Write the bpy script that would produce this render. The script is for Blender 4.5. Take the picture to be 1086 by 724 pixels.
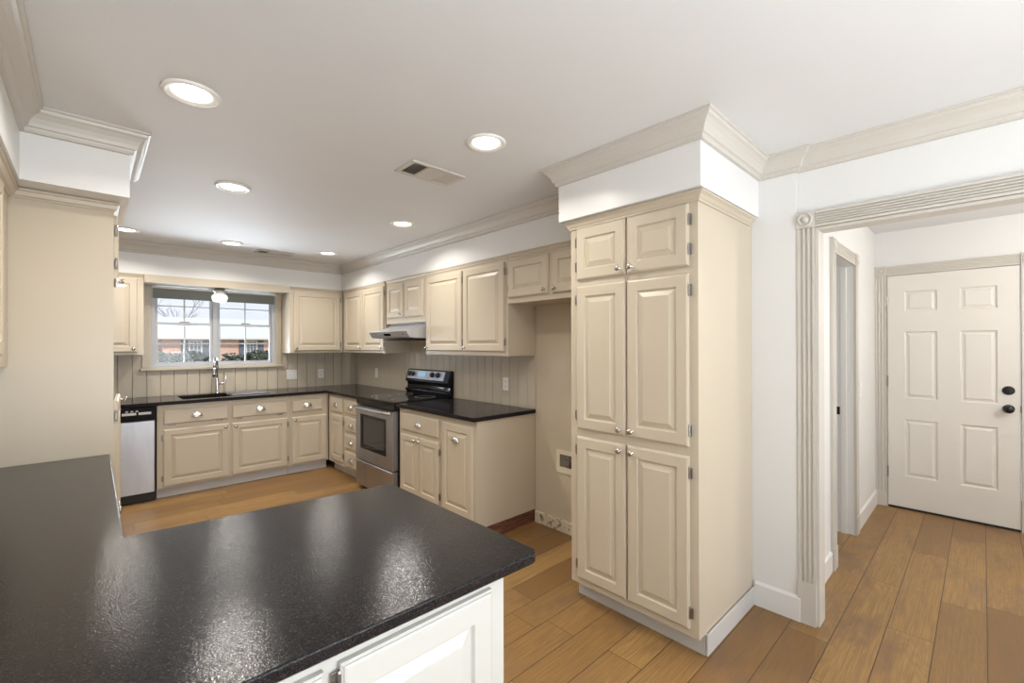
import bpy, bmesh, math, random
from math import sin, cos, pi, radians
from mathutils import Vector, Matrix

random.seed(7)
S = bpy.context.scene
COL = S.collection
for _o in list(bpy.data.objects):
    bpy.data.objects.remove(_o, do_unlink=True)

# ------------------------------------------------------------------ camera
YAW, PITCH, ROLL, CAM_H, FPX = 0.7577, 0.0028, -0.0023, 1.4368, 472.6544
fw = Vector((sin(YAW)*cos(PITCH), cos(YAW)*cos(PITCH), sin(PITCH)))
rt = Vector((cos(YAW), -sin(YAW), 0))
up = rt.cross(fw)
R_ = rt*cos(ROLL) + up*sin(ROLL)
U_ = up*cos(ROLL) - rt*sin(ROLL)
cam_d = bpy.data.cameras.new('camera')
cam = bpy.data.objects.new('camera', cam_d)
COL.objects.link(cam)
M4 = Matrix((R_, U_, -fw)).transposed().to_4x4()
M4.translation = Vector((0, 0, CAM_H))
cam.matrix_world = M4
cam_d.sensor_width = 36
cam_d.lens = FPX/1086*36
cam_d.shift_y = 2.6664/1086
cam_d.clip_start = 0.02
cam_d.clip_end = 500
S.camera = cam

# ------------------------------------------------------------------ world, exposure
S.view_settings.view_transform = 'Standard'
S.view_settings.look = 'None'
S.view_settings.gamma = 1
S.view_settings.use_curve_mapping = False
S.view_settings.exposure = 0.05
WORLD_STRENGTH = 1.0
w = bpy.data.worlds.new('sky')
S.world = w
w.use_nodes = True
nt = w.node_tree
nt.nodes.clear()
wo = nt.nodes.new('ShaderNodeOutputWorld')
bg = nt.nodes.new('ShaderNodeBackground')
tc = nt.nodes.new('ShaderNodeTexCoord')
sep = nt.nodes.new('ShaderNodeSeparateXYZ')
rmp = nt.nodes.new('ShaderNodeValToRGB')
rmp.color_ramp.elements[0].position = 0.0
rmp.color_ramp.elements[0].color = (.93, .95, 1.0, 1)
rmp.color_ramp.elements[1].position = 0.6
rmp.color_ramp.elements[1].color = (.62, .78, 1.0, 1)
nt.links.new(tc.outputs['Generated'], sep.inputs[0])
nt.links.new(sep.outputs['Z'], rmp.inputs[0])
nt.links.new(rmp.outputs[0], bg.inputs['Color'])
bg.inputs['Strength'].default_value = WORLD_STRENGTH
nt.links.new(bg.outputs[0], wo.inputs['Surface'])

CAN_POWER = 9.0
CAN_COLOR = (1.0, .95, .88)
def area_light(name, loc, target, sx, sy, power, color):
    d = bpy.data.lights.new(name, 'AREA')
    d.shape = 'RECTANGLE'; d.size = sx; d.size_y = sy; d.energy = power; d.color = color
    o = bpy.data.objects.new(name, d)
    o.location = loc
    o.rotation_euler = (Vector(target)-Vector(loc)).to_track_quat('-Z', 'Y').to_euler()
    COL.objects.link(o)
    return o
# daylight from the big windows of the room behind the camera
area_light('dining_window_daylight', (1.9, -4.2, 1.2), (1.6, 0, 1.9), 2.6, 1.7, 76, (.86, .93, 1.0))
area_light('added_ceiling_fill', (.7, -1.6, 1.0), (.75, -1.0, 2.44), 2.4, 1.6, 84, (.91, .96, 1.0))  # unseen upward light, added behind the camera to brighten the ceiling
hl = bpy.data.lights.new('added_hall_fill', 'POINT'); hl.energy = 46; hl.color = (1.0, .96, .91); hl.shadow_soft_size = .16
hlo = bpy.data.objects.new('added_hall_fill', hl); hlo.location = (4.0, -1.15, 1.95); COL.objects.link(hlo)  # unseen light added to brighten the hall and its ceiling
area_light('kitchen_window_daylight', (1.03, 7.2, .85), (1.03, 4.0, 2.2), 2.6, 1.4, 260, (.88, .94, 1.0))
area_light('side_room_daylight', (3.9, 2.9, 1.5), (3.9, 0.7, 1.2), 1.2, 1.4, 18, (.84, .92, 1.0))
sun_d = bpy.data.lights.new('sun', 'SUN')
sun_d.energy = 3.2; sun_d.angle = radians(3); sun_d.color = (1, .93, .82)
sun = bpy.data.objects.new('sun', sun_d)
sun.rotation_euler = Vector((-.55, .58, -.60)).to_track_quat('-Z', 'Y').to_euler()
COL.objects.link(sun)

# ------------------------------------------------------------------ materials
def srgb(r, g, b):
    f = lambda c: (c/255/12.92 if c/255 <= .04045 else ((c/255+.055)/1.055)**2.4)
    return (f(r), f(g), f(b), 1)
class NB:
    def __init__(s, name):
        s.m = bpy.data.materials.new(name); s.m.use_nodes = True
        s.t = s.m.node_tree; s.t.nodes.clear()
        s.out = s.n('ShaderNodeOutputMaterial'); s.p = s.n('ShaderNodeBsdfPrincipled')
        s.l(s.p.outputs[0], s.out.inputs['Surface'])
    def n(s, k, **kw):
        x = s.t.nodes.new(k)
        for a, b in kw.items(): setattr(x, a, b)
        return x
    def l(s, a, b): s.t.links.new(a, b)
    def put(s, sock, v):
        if hasattr(v, 'is_linked') or hasattr(v, 'links'): s.l(v, sock)
        else: sock.default_value = v
    def math(s, op, a, b=0.0, c=None):
        x = s.n('ShaderNodeMath', operation=op)
        s.put(x.inputs[0], a); s.put(x.inputs[1], b)
        if c is not None: s.put(x.inputs[2], c)
        return x.outputs[0]
    def obj(s): return s.n('ShaderNodeTexCoord').outputs['Object']
    def mapping(s, v, scale):
        x = s.n('ShaderNodeMapping'); s.l(v, x.inputs['Vector']); x.inputs['Scale'].default_value = scale
        return x.outputs[0]
    def noise(s, v, scale, detail=2, rough=.5, dist=0):
        x = s.n('ShaderNodeTexNoise'); s.l(v, x.inputs['Vector'])
        x.inputs['Scale'].default_value = scale; x.inputs['Detail'].default_value = detail
        x.inputs['Roughness'].default_value = rough; x.inputs['Distortion'].default_value = dist
        return x.outputs['Fac']
    def ramp(s, f, stops):
        x = s.n('ShaderNodeValToRGB'); s.l(f, x.inputs[0])
        e = x.color_ramp.elements
        while len(e) < len(stops): e.new(.5)
        for i, (p, c) in enumerate(stops):
            e[i].position = p; e[i].color = c if len(c) == 4 else (*c, 1)
        return x.outputs[0]
    def mix(s, f, a, b, blend='MIX'):
        x = s.n('ShaderNodeMix', data_type='RGBA', blend_type=blend)
        s.put(x.inputs[0], f); s.put(x.inputs[6], a); s.put(x.inputs[7], b)
        return x.outputs[2]
    def bump(s, h, strength, dist=.01):
        x = s.n('ShaderNodeBump'); x.inputs['Strength'].default_value = strength
        x.inputs['Distance'].default_value = dist
        s.l(h, x.inputs['Height']); s.l(x.outputs[0], s.p.inputs['Normal'])
    def set(s, **kw):
        for k, v in kw.items(): s.put(s.p.inputs[k.replace('_', ' ')], v)

def paint(name, col, rough=.45, var=.04, bump=.06, scale=60):
    b = NB(name); v = b.obj()
    n = b.noise(v, 3.0, 3)
    c2 = tuple(x*(1-var) for x in col[:3])+(1,)
    b.set(Base_Color=b.mix(n, col, c2), Roughness=rough)
    b.bump(b.noise(v, scale, 2), bump, .002)
    return b.m
M = {}
M['cab'] = paint('taupe_cabinet_paint', (.56, .485, .375, 1), .34)
M['panel'] = paint('taupe_board_paint', (.545, .475, .372, 1), .45)
M['white'] = paint('white_wall_paint', (.755, .75, .735, 1), .55)
M['soffit'] = paint('white_semigloss_paint', (.79, .785, .77, 1), .30)
M['ceiling'] = paint('ceiling_paint', (.77, .775, .78, 1), .65, .05, .12, 25)
M['alcove'] = paint('cream_wall_paint', (.60, .52, .40, 1), .5, .12)
M['trim'] = paint('greige_trim_paint', (.60, .565, .51, 1), .38)
M['whitetrim'] = paint('white_trim_paint', (.78, .765, .74, 1), .38)
M['toe'] = paint('grey_toe_paint', (.56, .54, .51, 1), .45)
M['pencab'] = paint('white_cabinet_paint', (.63, .62, .58, 1), .38)
M['doorpaint'] = paint('door_paint', (.72, .69, .64, 1), .42)
M['plastic'] = paint('white_plastic', (.85, .84, .80, 1), .35, .01, .0)
M['vinyl'] = paint('window_vinyl', (.47, .48, .50, 1), .4, .01, .0)
M['shade'] = paint('grey_green_fabric', (.24, .25, .23, 1), .85, .1, .3, 400)
M['brickend'] = None

def simple(name, col, rough=.4, metal=0.0, **kw):
    b = NB(name); v = b.obj(); n = b.noise(v, 40, 2)
    b.set(Base_Color=b.mix(n, (*col, 1), tuple(c*.9 for c in col)+(1,)), Roughness=rough, Metallic=metal)
    b.set(**kw)
    return b.m
M['nickel'] = simple('satin_nickel', (.62, .60, .57), .25, 1.0)
M['hingem'] = simple('hinge_steel', (.34, .32, .30), .32, 1.0)
M['blackm'] = simple('black_hardware', (.012, .011, .010), .3, .3)
M['blackgl'] = simple('black_glass', (.008, .008, .009), .06, Specular_IOR_Level=.22)
M['blackpl'] = simple('black_plastic', (.012, .012, .013), .3)
M['dark'] = simple('dark_void', (.03, .028, .025), .8)
M['chrome'] = simple('brushed_chrome', (.66, .66, .67), .2, 1.0)
M['button'] = simple('button_grey', (.55, .55, .55), .4)
M['gapshade'] = simple('dark_gap_shade', (.02, .018, .016), .8)

b = NB('brushed_stainless'); v = b.mapping(b.obj(), (2, 2, 260)); n = b.noise(v, 1.0, 3)
v2 = b.obj(); n2 = b.noise(b.mapping(v2, (5, 5, 1)), 1.4, 2, .5, .6)
b.set(Base_Color=b.mix(n2, (.50, .52, .58, 1), (.38, .40, .46, 1)), Metallic=1.0,
      Roughness=b.math('MULTIPLY_ADD', n, .15, .24)); b.bump(n, .05, .001)
M['steel'] = b.m

b = NB('stainless_painted_sheen'); v = b.obj(); n2 = b.noise(b.mapping(v, (7, 7, 1)), 1.2, 2, .5, 1.2)
b.set(Base_Color=b.mix(n2, (.72, .75, .81, 1), (.50, .52, .56, 1)), Metallic=.85, Roughness=.38)  # brighter steel copy; reflected window light and streaks painted into its colour
M['lit_steel'] = b.m
b = NB('lamp_diffuser'); b.set(Base_Color=(1, 1, 1, 1), Emission_Color=(1, .93, .82, 1), Emission_Strength=6.0)
M['emit'] = b.m
b = NB('oven_display'); v = b.obj(); n = b.noise(v, 120, 1)
b.set(Base_Color=(.1, .2, .35, 1), Emission_Color=b.mix(n, (.35, .6, .85, 1), (.55, .75, .9, 1)), Emission_Strength=.5, Roughness=.15)
M['display'] = b.m
b = NB('clear_glass'); b.t.nodes.remove(b.p)
tr = b.n('ShaderNodeBsdfTransparent'); gl = b.n('ShaderNodeBsdfGlossy'); gl.inputs['Roughness'].default_value = .02
fr = b.n('ShaderNodeFresnel'); fr.inputs[0].default_value = 1.3
mx = b.n('ShaderNodeMixShader'); b.l(fr.outputs[0], mx.inputs[0]); b.l(tr.outputs[0], mx.inputs[1]); b.l(gl.outputs[0], mx.inputs[2])
tr.inputs[0].default_value = (.97, .985, 1, 1)
b.l(mx.outputs[0], b.out.inputs['Surface']); M['glass'] = b.m
b = NB('ribbed_lamp_glass'); b.set(Base_Color=(.95, .95, .93, 1), Roughness=.15, Transmission_Weight=.35,
    Emission_Color=(1, .95, .86, 1), Emission_Strength=.30)
M['lampglass'] = b.m

# black granite, leathered on the peninsula and polished along the walls
def granite(name, rough, bumpk, spec):
    b = NB(name); v = b.obj()
    n1 = b.noise(v, 320, 3, .6); n2 = b.noise(v, 140, 3, .65)
    vor = b.n('ShaderNodeTexVoronoi'); b.l(v, vor.inputs['Vector']); vor.inputs['Scale'].default_value = 260
    c = b.ramp(n1, [(.35, (.008, .007, .008)), (.56, (.018, .016, .017)), (.74, (.075, .068, .068))])
    b.set(Base_Color=c, Roughness=b.math('MULTIPLY_ADD', n2, .10, rough), Specular_IOR_Level=spec)
    h = b.math('ADD', b.math('MULTIPLY', n2, .8), b.math('MULTIPLY', vor.outputs['Distance'], .6))
    b.bump(h, bumpk, .0017)
    return b.m
M['granite'] = granite('black_leathered_granite', .085, .19, .30)
M['polished'] = granite('black_polished_granite', .05, .012, .09)

# plank floor
PW, PL, PY0 = .1755, 1.22, .1665
b = NB('oak_plank_floor'); v = b.obj(); sx = b.n('ShaderNodeSeparateXYZ'); b.l(v, sx.inputs[0])
X, Y = sx.outputs['X'], sx.outputs['Y']
row_f = b.math('DIVIDE', b.math('SUBTRACT', Y, PY0), PW); row = b.math('FLOOR', row_f)
wn = b.n('ShaderNodeTexWhiteNoise', noise_dimensions='1D'); b.l(row, wn.inputs['W'])
col_f = b.math('DIVIDE', b.math('ADD', X, b.math('MULTIPLY', wn.outputs['Value'], PL*1.0)), PL); col = b.math('FLOOR', col_f)
cmb = b.n('ShaderNodeCombineXYZ'); b.l(row, cmb.inputs[0]); b.l(col, cmb.inputs[1])
wn2 = b.n('ShaderNodeTexWhiteNoise', noise_dimensions='2D'); b.l(cmb.outputs[0], wn2.inputs['Vector'])
rnd = wn2.outputs['Value']
def gv(sxx, syy, off):
    c = b.n('ShaderNodeCombineXYZ')
    b.l(b.math('MULTIPLY_ADD', rnd, off, b.math('MULTIPLY', X, sxx)), c.inputs[0])
    b.l(b.math('MULTIPLY_ADD', rnd, off*1.7, b.math('MULTIPLY', Y, syy)), c.inputs[1]); b.l(b.math('MULTIPLY', rnd, 13), c.inputs[2])
    return c.outputs[0]
big = b.noise(gv(.75, 6.5, 40), 1.0, 2, .5, .9)
rings = b.math('SINE', b.math('MULTIPLY', big, 120))
rings = b.math('MULTIPLY_ADD', rings, .5, .5)
fib = b.noise(gv(3.2, 130, 60), 1.0, 3, .65)
blot = b.noise(gv(2.2, 6, 80), 1.0, 3, .6)
base = b.ramp(rnd, [(0, (.215, .108, .031)), (.3, (.325, .178, .055)), (.65, (.39, .225, .074)), (1, (.235, .124, .039))])
dk = b.mix(b.math('MULTIPLY', rings, .26), base, (.16, .085, .035, 1))
dk = b.mix(b.math('MULTIPLY', b.ramp(fib, [(.35, (1, 1, 1)), (.60, (0, 0, 0))]), .62), dk, (.17, .095, .04, 1))
dk = b.mix(b.ramp(blot, [(.50, (0, 0, 0)), (.70, (.85, .85, .85))]), dk, (.18, .10, .05, 1))
ey = b.math('ABSOLUTE', b.math('SUBTRACT', b.math('FRACT', row_f), .5)); ex = b.math('ABSOLUTE', b.math('SUBTRACT', b.math('FRACT', col_f), .5))
seam = b.math('MAXIMUM', b.math('GREATER_THAN', ey, .5-.0018/PW), b.math('GREATER_THAN', ex, .5-.0014/PL))
b.set(Base_Color=b.mix(seam, dk, (.05, .028, .014, 1)), Roughness=b.math('MULTIPLY_ADD', fib, .15, .33))
b.bump(b.math('SUBTRACT', b.math('MULTIPLY', fib, .3), seam), .25, .002); M['floor'] = b.m

# bricks for the house across the street
b = NB('red_brick'); v = b.obj(); sp = b.n('ShaderNodeSeparateXYZ'); b.l(v, sp.inputs[0]); cb = b.n('ShaderNodeCombineXYZ')
b.l(b.math('ADD', sp.outputs['X'], sp.outputs['Y']), cb.inputs[0]); b.l(sp.outputs['Z'], cb.inputs[1])
bt = b.n('ShaderNodeTexBrick'); b.l(cb.outputs[0], bt.inputs['Vector']); bt.inputs['Scale'].default_value = 2.2
bt.inputs['Color1'].default_value = (.80, .50, .42, 1); bt.inputs['Color2'].default_value = (.74, .44, .36, 1); bt.inputs['Mortar'].default_value = (.6, .5, .44, 1)
b.set(Base_Color=bt.outputs[0], Roughness=.9); M['brick'] = b.m
b = NB('roof_shingle'); v = b.obj(); n = b.noise(b.mapping(v, (1, 1, 6)), 2.0, 4)
b.set(Base_Color=b.mix(n, (.74, .75, .80, 1), (.62, .64, .70, 1)), Roughness=.9); M['roof'] = b.m
b = NB('lawn_grass'); v = b.obj(); n = b.noise(v, 3.0, 5); b.set(Base_Color=b.mix(n, (.24, .24, .10, 1), (.36, .31, .17, 1)), Roughness=.95); M['lawn'] = b.m
b = NB('hedge_leaf'); v = b.obj(); n = b.noise(v, 12, 3); b.set(Base_Color=b.mix(n, (.03, .045, .03, 1), (.10, .12, .085, 1)), Roughness=.6); M['leaf'] = b.m
b = NB('tree_bark'); v = b.obj(); n = b.noise(v, 9, 3); b.set(Base_Color=b.mix(n, (.34, .33, .37, 1), (.46, .44, .48, 1)), Roughness=.9); M['bark'] = b.m
b = NB('rough_unpainted_wood'); v = b.obj(); n = b.noise(b.mapping(v, (4, 4, 30)), 3, 4, .6); b.set(Base_Color=b.ramp(n, [(.3, (.06, .022, .012)), (.6, (.20, .075, .04)), (.8, (.34, .16, .09))]), Roughness=.8); M['rawwood'] = b.m
b = NB('scarred_plaster'); v = b.obj(); n = b.noise(v, 22, 4, .65); b.set(Base_Color=b.ramp(n, [(.40, (.60, .53, .40)), (.52, (.66, .60, .47)), (.60, (.30, .22, .13)), (.72, (.20, .14, .08))]), Roughness=.8); b.bump(n, .5, .004); M['scar'] = b.m
M['shutter'] = simple('grey_shutter', (.16, .17, .22), .7)
M['extwhite'] = simple('exterior_white', (.8, .8, .8), .6)
M['winglass'] = simple('dark_window', (.25, .28, .33), .1)
M['sinkm'] = simple('black_composite', (.010, .010, .011), .25)
M['mesh_steel'] = simple('ribbed_drainer', (.42, .43, .46), .25, .6)

# ------------------------------------------------------------------ mesh helpers
def link(name, bm, mat, parent=None, loc=(0, 0, 0), rot=(0, 0, 0), smooth=False):
    bmesh.ops.recalc_face_normals(bm, faces=bm.faces)
    me = bpy.data.meshes.new(name); bm.to_mesh(me); bm.free()
    me.materials.append(mat)
    if smooth: me.polygons.foreach_set('use_smooth', [True]*len(me.polygons))
    o = bpy.data.objects.new(name, me); COL.objects.link(o)
    o.location = loc; o.rotation_euler = rot
    if parent: o.parent = parent
    return o
def inst(name, me, parent=None, loc=(0, 0, 0), rot=(0, 0, 0)):
    o = bpy.data.objects.new(name, me); COL.objects.link(o); o.location = loc; o.rotation_euler = rot
    if parent: o.parent = parent
    return o
def tag(o, label, cat=None, group=None, kind=None):
    o['label'] = label
    if cat: o['category'] = cat
    if group: o['group'] = group
    if kind: o['kind'] = kind
    return o
def empty(name, loc=(0, 0, 0), rz=0):
    o = bpy.data.objects.new(name, None); COL.objects.link(o); o.location = loc; o.rotation_euler = (0, 0, rz)
    o.empty_display_size = .1
    return o
def box(bm, x0, x1, y0, y1, z0, z1, bev=0.0, seg=1):
    vs = [bm.verts.new(p) for p in [(x0,y0,z0),(x1,y0,z0),(x1,y1,z0),(x0,y1,z0),(x0,y0,z1),(x1,y0,z1),(x1,y1,z1),(x0,y1,z1)]]
    fs = [bm.faces.new([vs[i] for i in q]) for q in [(0,3,2,1),(4,5,6,7),(0,1,5,4),(1,2,6,5),(2,3,7,6),(3,0,4,7)]]
    if bev > 0:
        es = set(e for f in fs for e in f.edges)
        bmesh.ops.bevel(bm, geom=list(es), offset=bev, segments=seg, affect='EDGES', profile=.5)
def boxes(*bs, bev=0.0):
    bm = bmesh.new()
    for q in bs: box(bm, *q[:6], bev=(q[6] if len(q) > 6 else bev))
    return bm
def prism(bm, pts, f0, f1):
    a = [bm.verts.new(f0(*p)) for p in pts]; c = [bm.verts.new(f1(*p)) for p in pts]; n = len(pts)
    for i in range(n): bm.faces.new((a[i], a[(i+1) % n], c[(i+1) % n], c[i]))
    bm.faces.new(a[::-1]); bm.faces.new(c)
def lathe(bm, prof, seg=24, origin=(0, 0, 0), axis='z', capends=True):
    o = Vector(origin); rings = []
    for r, h in prof:
        ring = []
        for k in range(seg):
            a = 2*pi*k/seg
            p = {'z': Vector((r*cos(a), r*sin(a), h)), 'y': Vector((r*cos(a), -h, r*sin(a))), 'x': Vector((h, r*cos(a), r*sin(a)))}[axis]
            ring.append(bm.verts.new(o+p))
        rings.append(ring)
    for q, t in zip(rings, rings[1:]):
        for k in range(seg): bm.faces.new((q[k], q[(k+1) % seg], t[(k+1) % seg], t[k]))
    if capends: bm.faces.new(rings[0][::-1]); bm.faces.new(rings[-1])
def tube(bm, pts, rad, seg=12, cap=True):
    pts = [Vector(p) for p in pts]; rings = []
    n = len(pts); ref = None
    for i, p in enumerate(pts):
        d = (pts[min(i+1, n-1)]-pts[max(i-1, 0)]).normalized()
        if ref is None:
            ref = Vector((0, 0, 1)) if abs(d.z) < .9 else Vector((1, 0, 0))
        u = (ref - d*ref.dot(d)).normalized(); ref = u; vv = d.cross(u)
        r = rad[i] if isinstance(rad, (list, tuple)) else rad
        rings.append([bm.verts.new(p+u*r*cos(2*pi*k/seg)+vv*r*sin(2*pi*k/seg)) for k in range(seg)])
    for q, t in zip(rings, rings[1:]):
        for k in range(seg): bm.faces.new((q[k], q[(k+1) % seg], t[(k+1) % seg], t[k]))
    if cap: bm.faces.new(rings[0][::-1]); bm.faces.new(rings[-1])
def sweep(bm, path, prof, z):
    """profile (d outwards to the right of travel, dz) along a mitred 2D path"""
    P = [Vector(p) for p in path]; n = len(P); rings = []
    for i in range(n):
        ns = []
        if i > 0: d = (P[i]-P[i-1]).normalized(); ns.append(Vector((d.y, -d.x)))
        if i < n-1: d = (P[i+1]-P[i]).normalized(); ns.append(Vector((d.y, -d.x)))
        m = ns[0] if len(ns) == 1 else (ns[0]+ns[1])/(1+ns[0].dot(ns[1]))
        rings.append([bm.verts.new((P[i].x+m.x*d_, P[i].y+m.y*d_, z+h)) for d_, h in prof])
    k = len(prof)
    for q, t in zip(rings, rings[1:]):
        for j in range(k): bm.faces.new((q[j], q[(j+1) % k], t[(j+1) % k], t[j]))
    bm.faces.new(rings[0][::-1]); bm.faces.new(rings[-1])
def panel_board(w, h, t, panels, edge=.010, rings=None, edge_d=.007):
    """board 0..w, 0..h, front at y=-t, back at y=0, with moulded panels"""
    rings = rings or [(0, 0), (.005, .009), (.011, .0095), (.034, .0015), (.036, -.0005), (.040, -.0005)]
    bm = bmesh.new()
    xs = sorted({edge, w-edge, *[q for p in panels for q in (p[0], p[1])]})
    zs = sorted({edge, h-edge, *[q for p in panels for q in (p[2], p[3])]})
    V = {}
    def vt(x, z, y):
        k = (round(x, 5), round(z, 5), round(y, 5))
        if k not in V: V[k] = bm.verts.new((x, y, z))
        return V[k]
    def rect(x0, x1, z0, z1, y): return [vt(x0, z0, y), vt(x1, z0, y), vt(x1, z1, y), vt(x0, z1, y)]
    for i in range(len(xs)-1):
        for j in range(len(zs)-1):
            cx, cz = (xs[i]+xs[i+1])/2, (zs[j]+zs[j+1])/2
            if any(p[0] < cx < p[1] and p[2] < cz < p[3] for p in panels): continue
            bm.faces.new(rect(xs[i], xs[i+1], zs[j], zs[j+1], -t))
    for p in panels:
        prev = None
        for ins, dep in rings:
            r = rect(p[0]+ins, p[1]-ins, p[2]+ins, p[3]-ins, -t+dep)
            if prev:
                for k in range(4): bm.faces.new((prev[k], prev[(k+1) % 4], r[(k+1) % 4], r[k]))
            prev = r
        bm.faces.new(prev)
    prev = None
    outer = [(edge, -t), (edge*.55, -t+.0015), (edge*.45, -t+.004), (0, -t+edge_d), (0, 0)]
    for ins, y in outer:
        r = rect(ins, w-ins, ins, h-ins, y)
        if prev:
            for k in range(4): bm.faces.new((prev[k], prev[(k+1) % 4], r[(k+1) % 4], r[k]))
        prev = r
    bm.faces.new(prev)
    return bm
def slab_with_holes(bm, w, h, y0, y1, holes, x0=0, z0=0):
    """front frame occupying y0..y1 with rectangular openings"""
    xs = sorted({x0, w, *[q for p in holes for q in p[:2]]}); zs = sorted({z0, h, *[q for p in holes for q in p[2:4]]})
    nx, nz = len(xs)-1, len(zs)-1
    solid = lambda i, j: 0 <= i < nx and 0 <= j < nz and not any(p[0] < (xs[i]+xs[i+1])/2 < p[1] and p[2] < (zs[j]+zs[j+1])/2 < p[3] for p in holes)
    V = {}
    def vt(i, j, y):
        k = (i, j, y)
        if k not in V: V[k] = bm.verts.new((xs[i], y, zs[j]))
        return V[k]
    for i in range(nx):
        for j in range(nz):
            if not solid(i, j): continue
            for y in (y0, y1): bm.faces.new([vt(i, j, y), vt(i+1, j, y), vt(i+1, j+1, y), vt(i, j+1, y)])
            for (di, dj, a, c) in ((-1, 0, (i, j), (i, j+1)), (1, 0, (i+1, j), (i+1, j+1)), (0, -1, (i, j), (i+1, j)), (0, 1, (i, j+1), (i+1, j+1))):
                if not solid(i+di, j+dj): bm.faces.new([vt(*a, y0), vt(*c, y0), vt(*c, y1), vt(*a, y1)])
def mesh_of(bm, name, mat, smooth=True):
    bmesh.ops.recalc_face_normals(bm, faces=bm.faces)
    me = bpy.data.meshes.new(name); bm.to_mesh(me); bm.free(); me.materials.append(mat)
    if smooth:
        me.polygons.foreach_set('use_smooth', [True]*len(me.polygons))
    return me

# shared hardware meshes (front is -Y)
bm = bmesh.new(); lathe(bm, [(.009, 0), (.009, .002), (.0055, .004), (.005, .012), (.010, .016), (.0145, .020), (.0155, .024), (.012, .028), (.004, .030)], 20, axis='y')
KNOB = mesh_of(bm, 'knob', M['nickel'])
bm = bmesh.new()
box(bm, .002, .014, -.003, 0, -.026, .026, .001); lathe(bm, [(.0035, -.028), (.005, -.024), (.005, .024), (.0035, .028)], 10, (0, -.005, 0), 'z')
box(bm, .006, .010, -.006, -.003, -.012, .012)
HINGE = mesh_of(bm, 'hinge', M['hingem'], False)
# cup pull: half-dome shell, open below, with a backplate
bm = bmesh.new(); NA, NB_ = 16, 7; W2, H2, D2 = .045, .034, .026
def cupshell(k):
    rows = []
    for j in range(NB_+1):
        ph = pi/2*j/NB_
        rows.append([bm.verts.new((-W2*k*cos(pi*i/NA)*1.0, -D2*k*sin(ph)*max(.001, sin(pi*i/NA))**.6, H2*k*cos(ph)*sin(pi*i/NA)**.8 if 0 < i < NA else 0)) for i in range(NA+1)])
    for a, c in zip(rows, rows[1:]):
        for i in range(NA): bm.faces.new((a[i], a[i+1], c[i+1], c[i]))
cupshell(1.0); cupshell(.93)
prism(bm, [(-.048, -.002), (.048, -.002), (.046, .008), (.036, .026), (.020, .036), (0, .039), (-.020, .036), (-.036, .026), (-.046, .008)], lambda a, c: (a, 0, c), lambda a, c: (a, -.0025, c))
bmesh.ops.remove_doubles(bm, verts=bm.verts, dist=1e-5)
CUP = mesh_of(bm, 'cup_pull', M['nickel'])

R90 = radians(90)
CORN = [(0, 0), (.034, 0), (.034, -.008), (.028, -.012), (.020, -.018), (.014, -.030), (.008, -.036), (.008, -.044), (0, -.046)]
def front(parent, f, mat):
    w_, h_ = f['x1']-f['x0'], f['z1']-f['z0']; t = f.get('t', .018); kind = f['kind']
    if kind == 'door':
        st = f.get('st', .056)
        bm = panel_board(w_, h_, t, [(st, w_-st, st, h_-st)])
    else:
        bm = panel_board(w_, h_, t, [], edge=.013, edge_d=.008)
    ang = f.get('ajar', 0)
    o = link('drawer' if kind == 'drawer' else 'door', bm, mat, parent, (f['x0'], -.0012, f['z0']), (0, 0, -radians(ang)))
    k = f.get('knob')
    if k == 'cup': inst('cup_pull', CUP, o, (w_/2, -t-.0003, f.get('cupz', h_/2-.012)))
    elif k:
        kx = .030 if 'l' in k else w_-.030; kz = .032 if 'b' in k else h_-.032
        inst('knob', KNOB, o, (kx, -t, kz))
    hg = f.get('hinge')
    zz = [.075, h_-f.get('hz', .075)]
    if f.get('h3'): zz.append(h_/2)
    if hg == 'l':
        for z in zz: inst('hinge', HINGE, o, (-.002, -.004, z), (0, pi, 0))
    if hg == 'r':
        for z in zz: inst('hinge', HINGE, o, (w_+.002, -.004, z))
    if hg == 'b':
        for x in (.07, w_-.07): inst('hinge', HINGE, o, (x, -.004, -.002), (0, R90, 0))
    return o
def cabinet(name, label, loc, rz, W, D, z0, z1, fronts, mat, toe=0, cornice=None, group=None, cat='cabinet', niche=None, toemat=None, open_top=False):
    """local frame: x along the face, y into the depth, front frame at y=0"""
    e = empty(name, loc, rz); tag(e, label, cat, group)
    t = .018; holes = []
    for f in fronts:
        holes.append((f['x0']+.012, f['x1']-.012, f['z0']+.012, f['z1']-.012))
    if niche: holes.append(niche)
    hs = [q for q in holes]
    bm = bmesh.new()
    slab_with_holes(bm, W, z1, 0, t, hs, 0, z0+toe)
    box(bm, 0, t, t, D, z0+toe, z1); box(bm, W-t, W, t, D, z0+toe, z1)
    box(bm, t, W-t, t, D, z0+toe, z0+toe+t); (None if open_top else box(bm, t, W-t, t, D, z1-t, z1)); box(bm, t, W-t, D-.008, D, z0+toe+t, z1-t)
    if niche:
        box(bm, t, W-t, t, D-.01, niche[2]-t, niche[2]); box(bm, t, W-t, t, D-.01, niche[3], niche[3]+t)
    link('carcass', bm, mat, e)
    for f in fronts: front(e, f, mat)
    if toe: link('toe_kick', boxes((0.001, W-.001, .065, .083, z0, z0+toe)), toemat or M['toe'], e)
    if cornice:
        bm = bmesh.new(); sweep(bm, cornice, CORN, z1); link('cornice', bm, mat, e)
    return e

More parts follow.
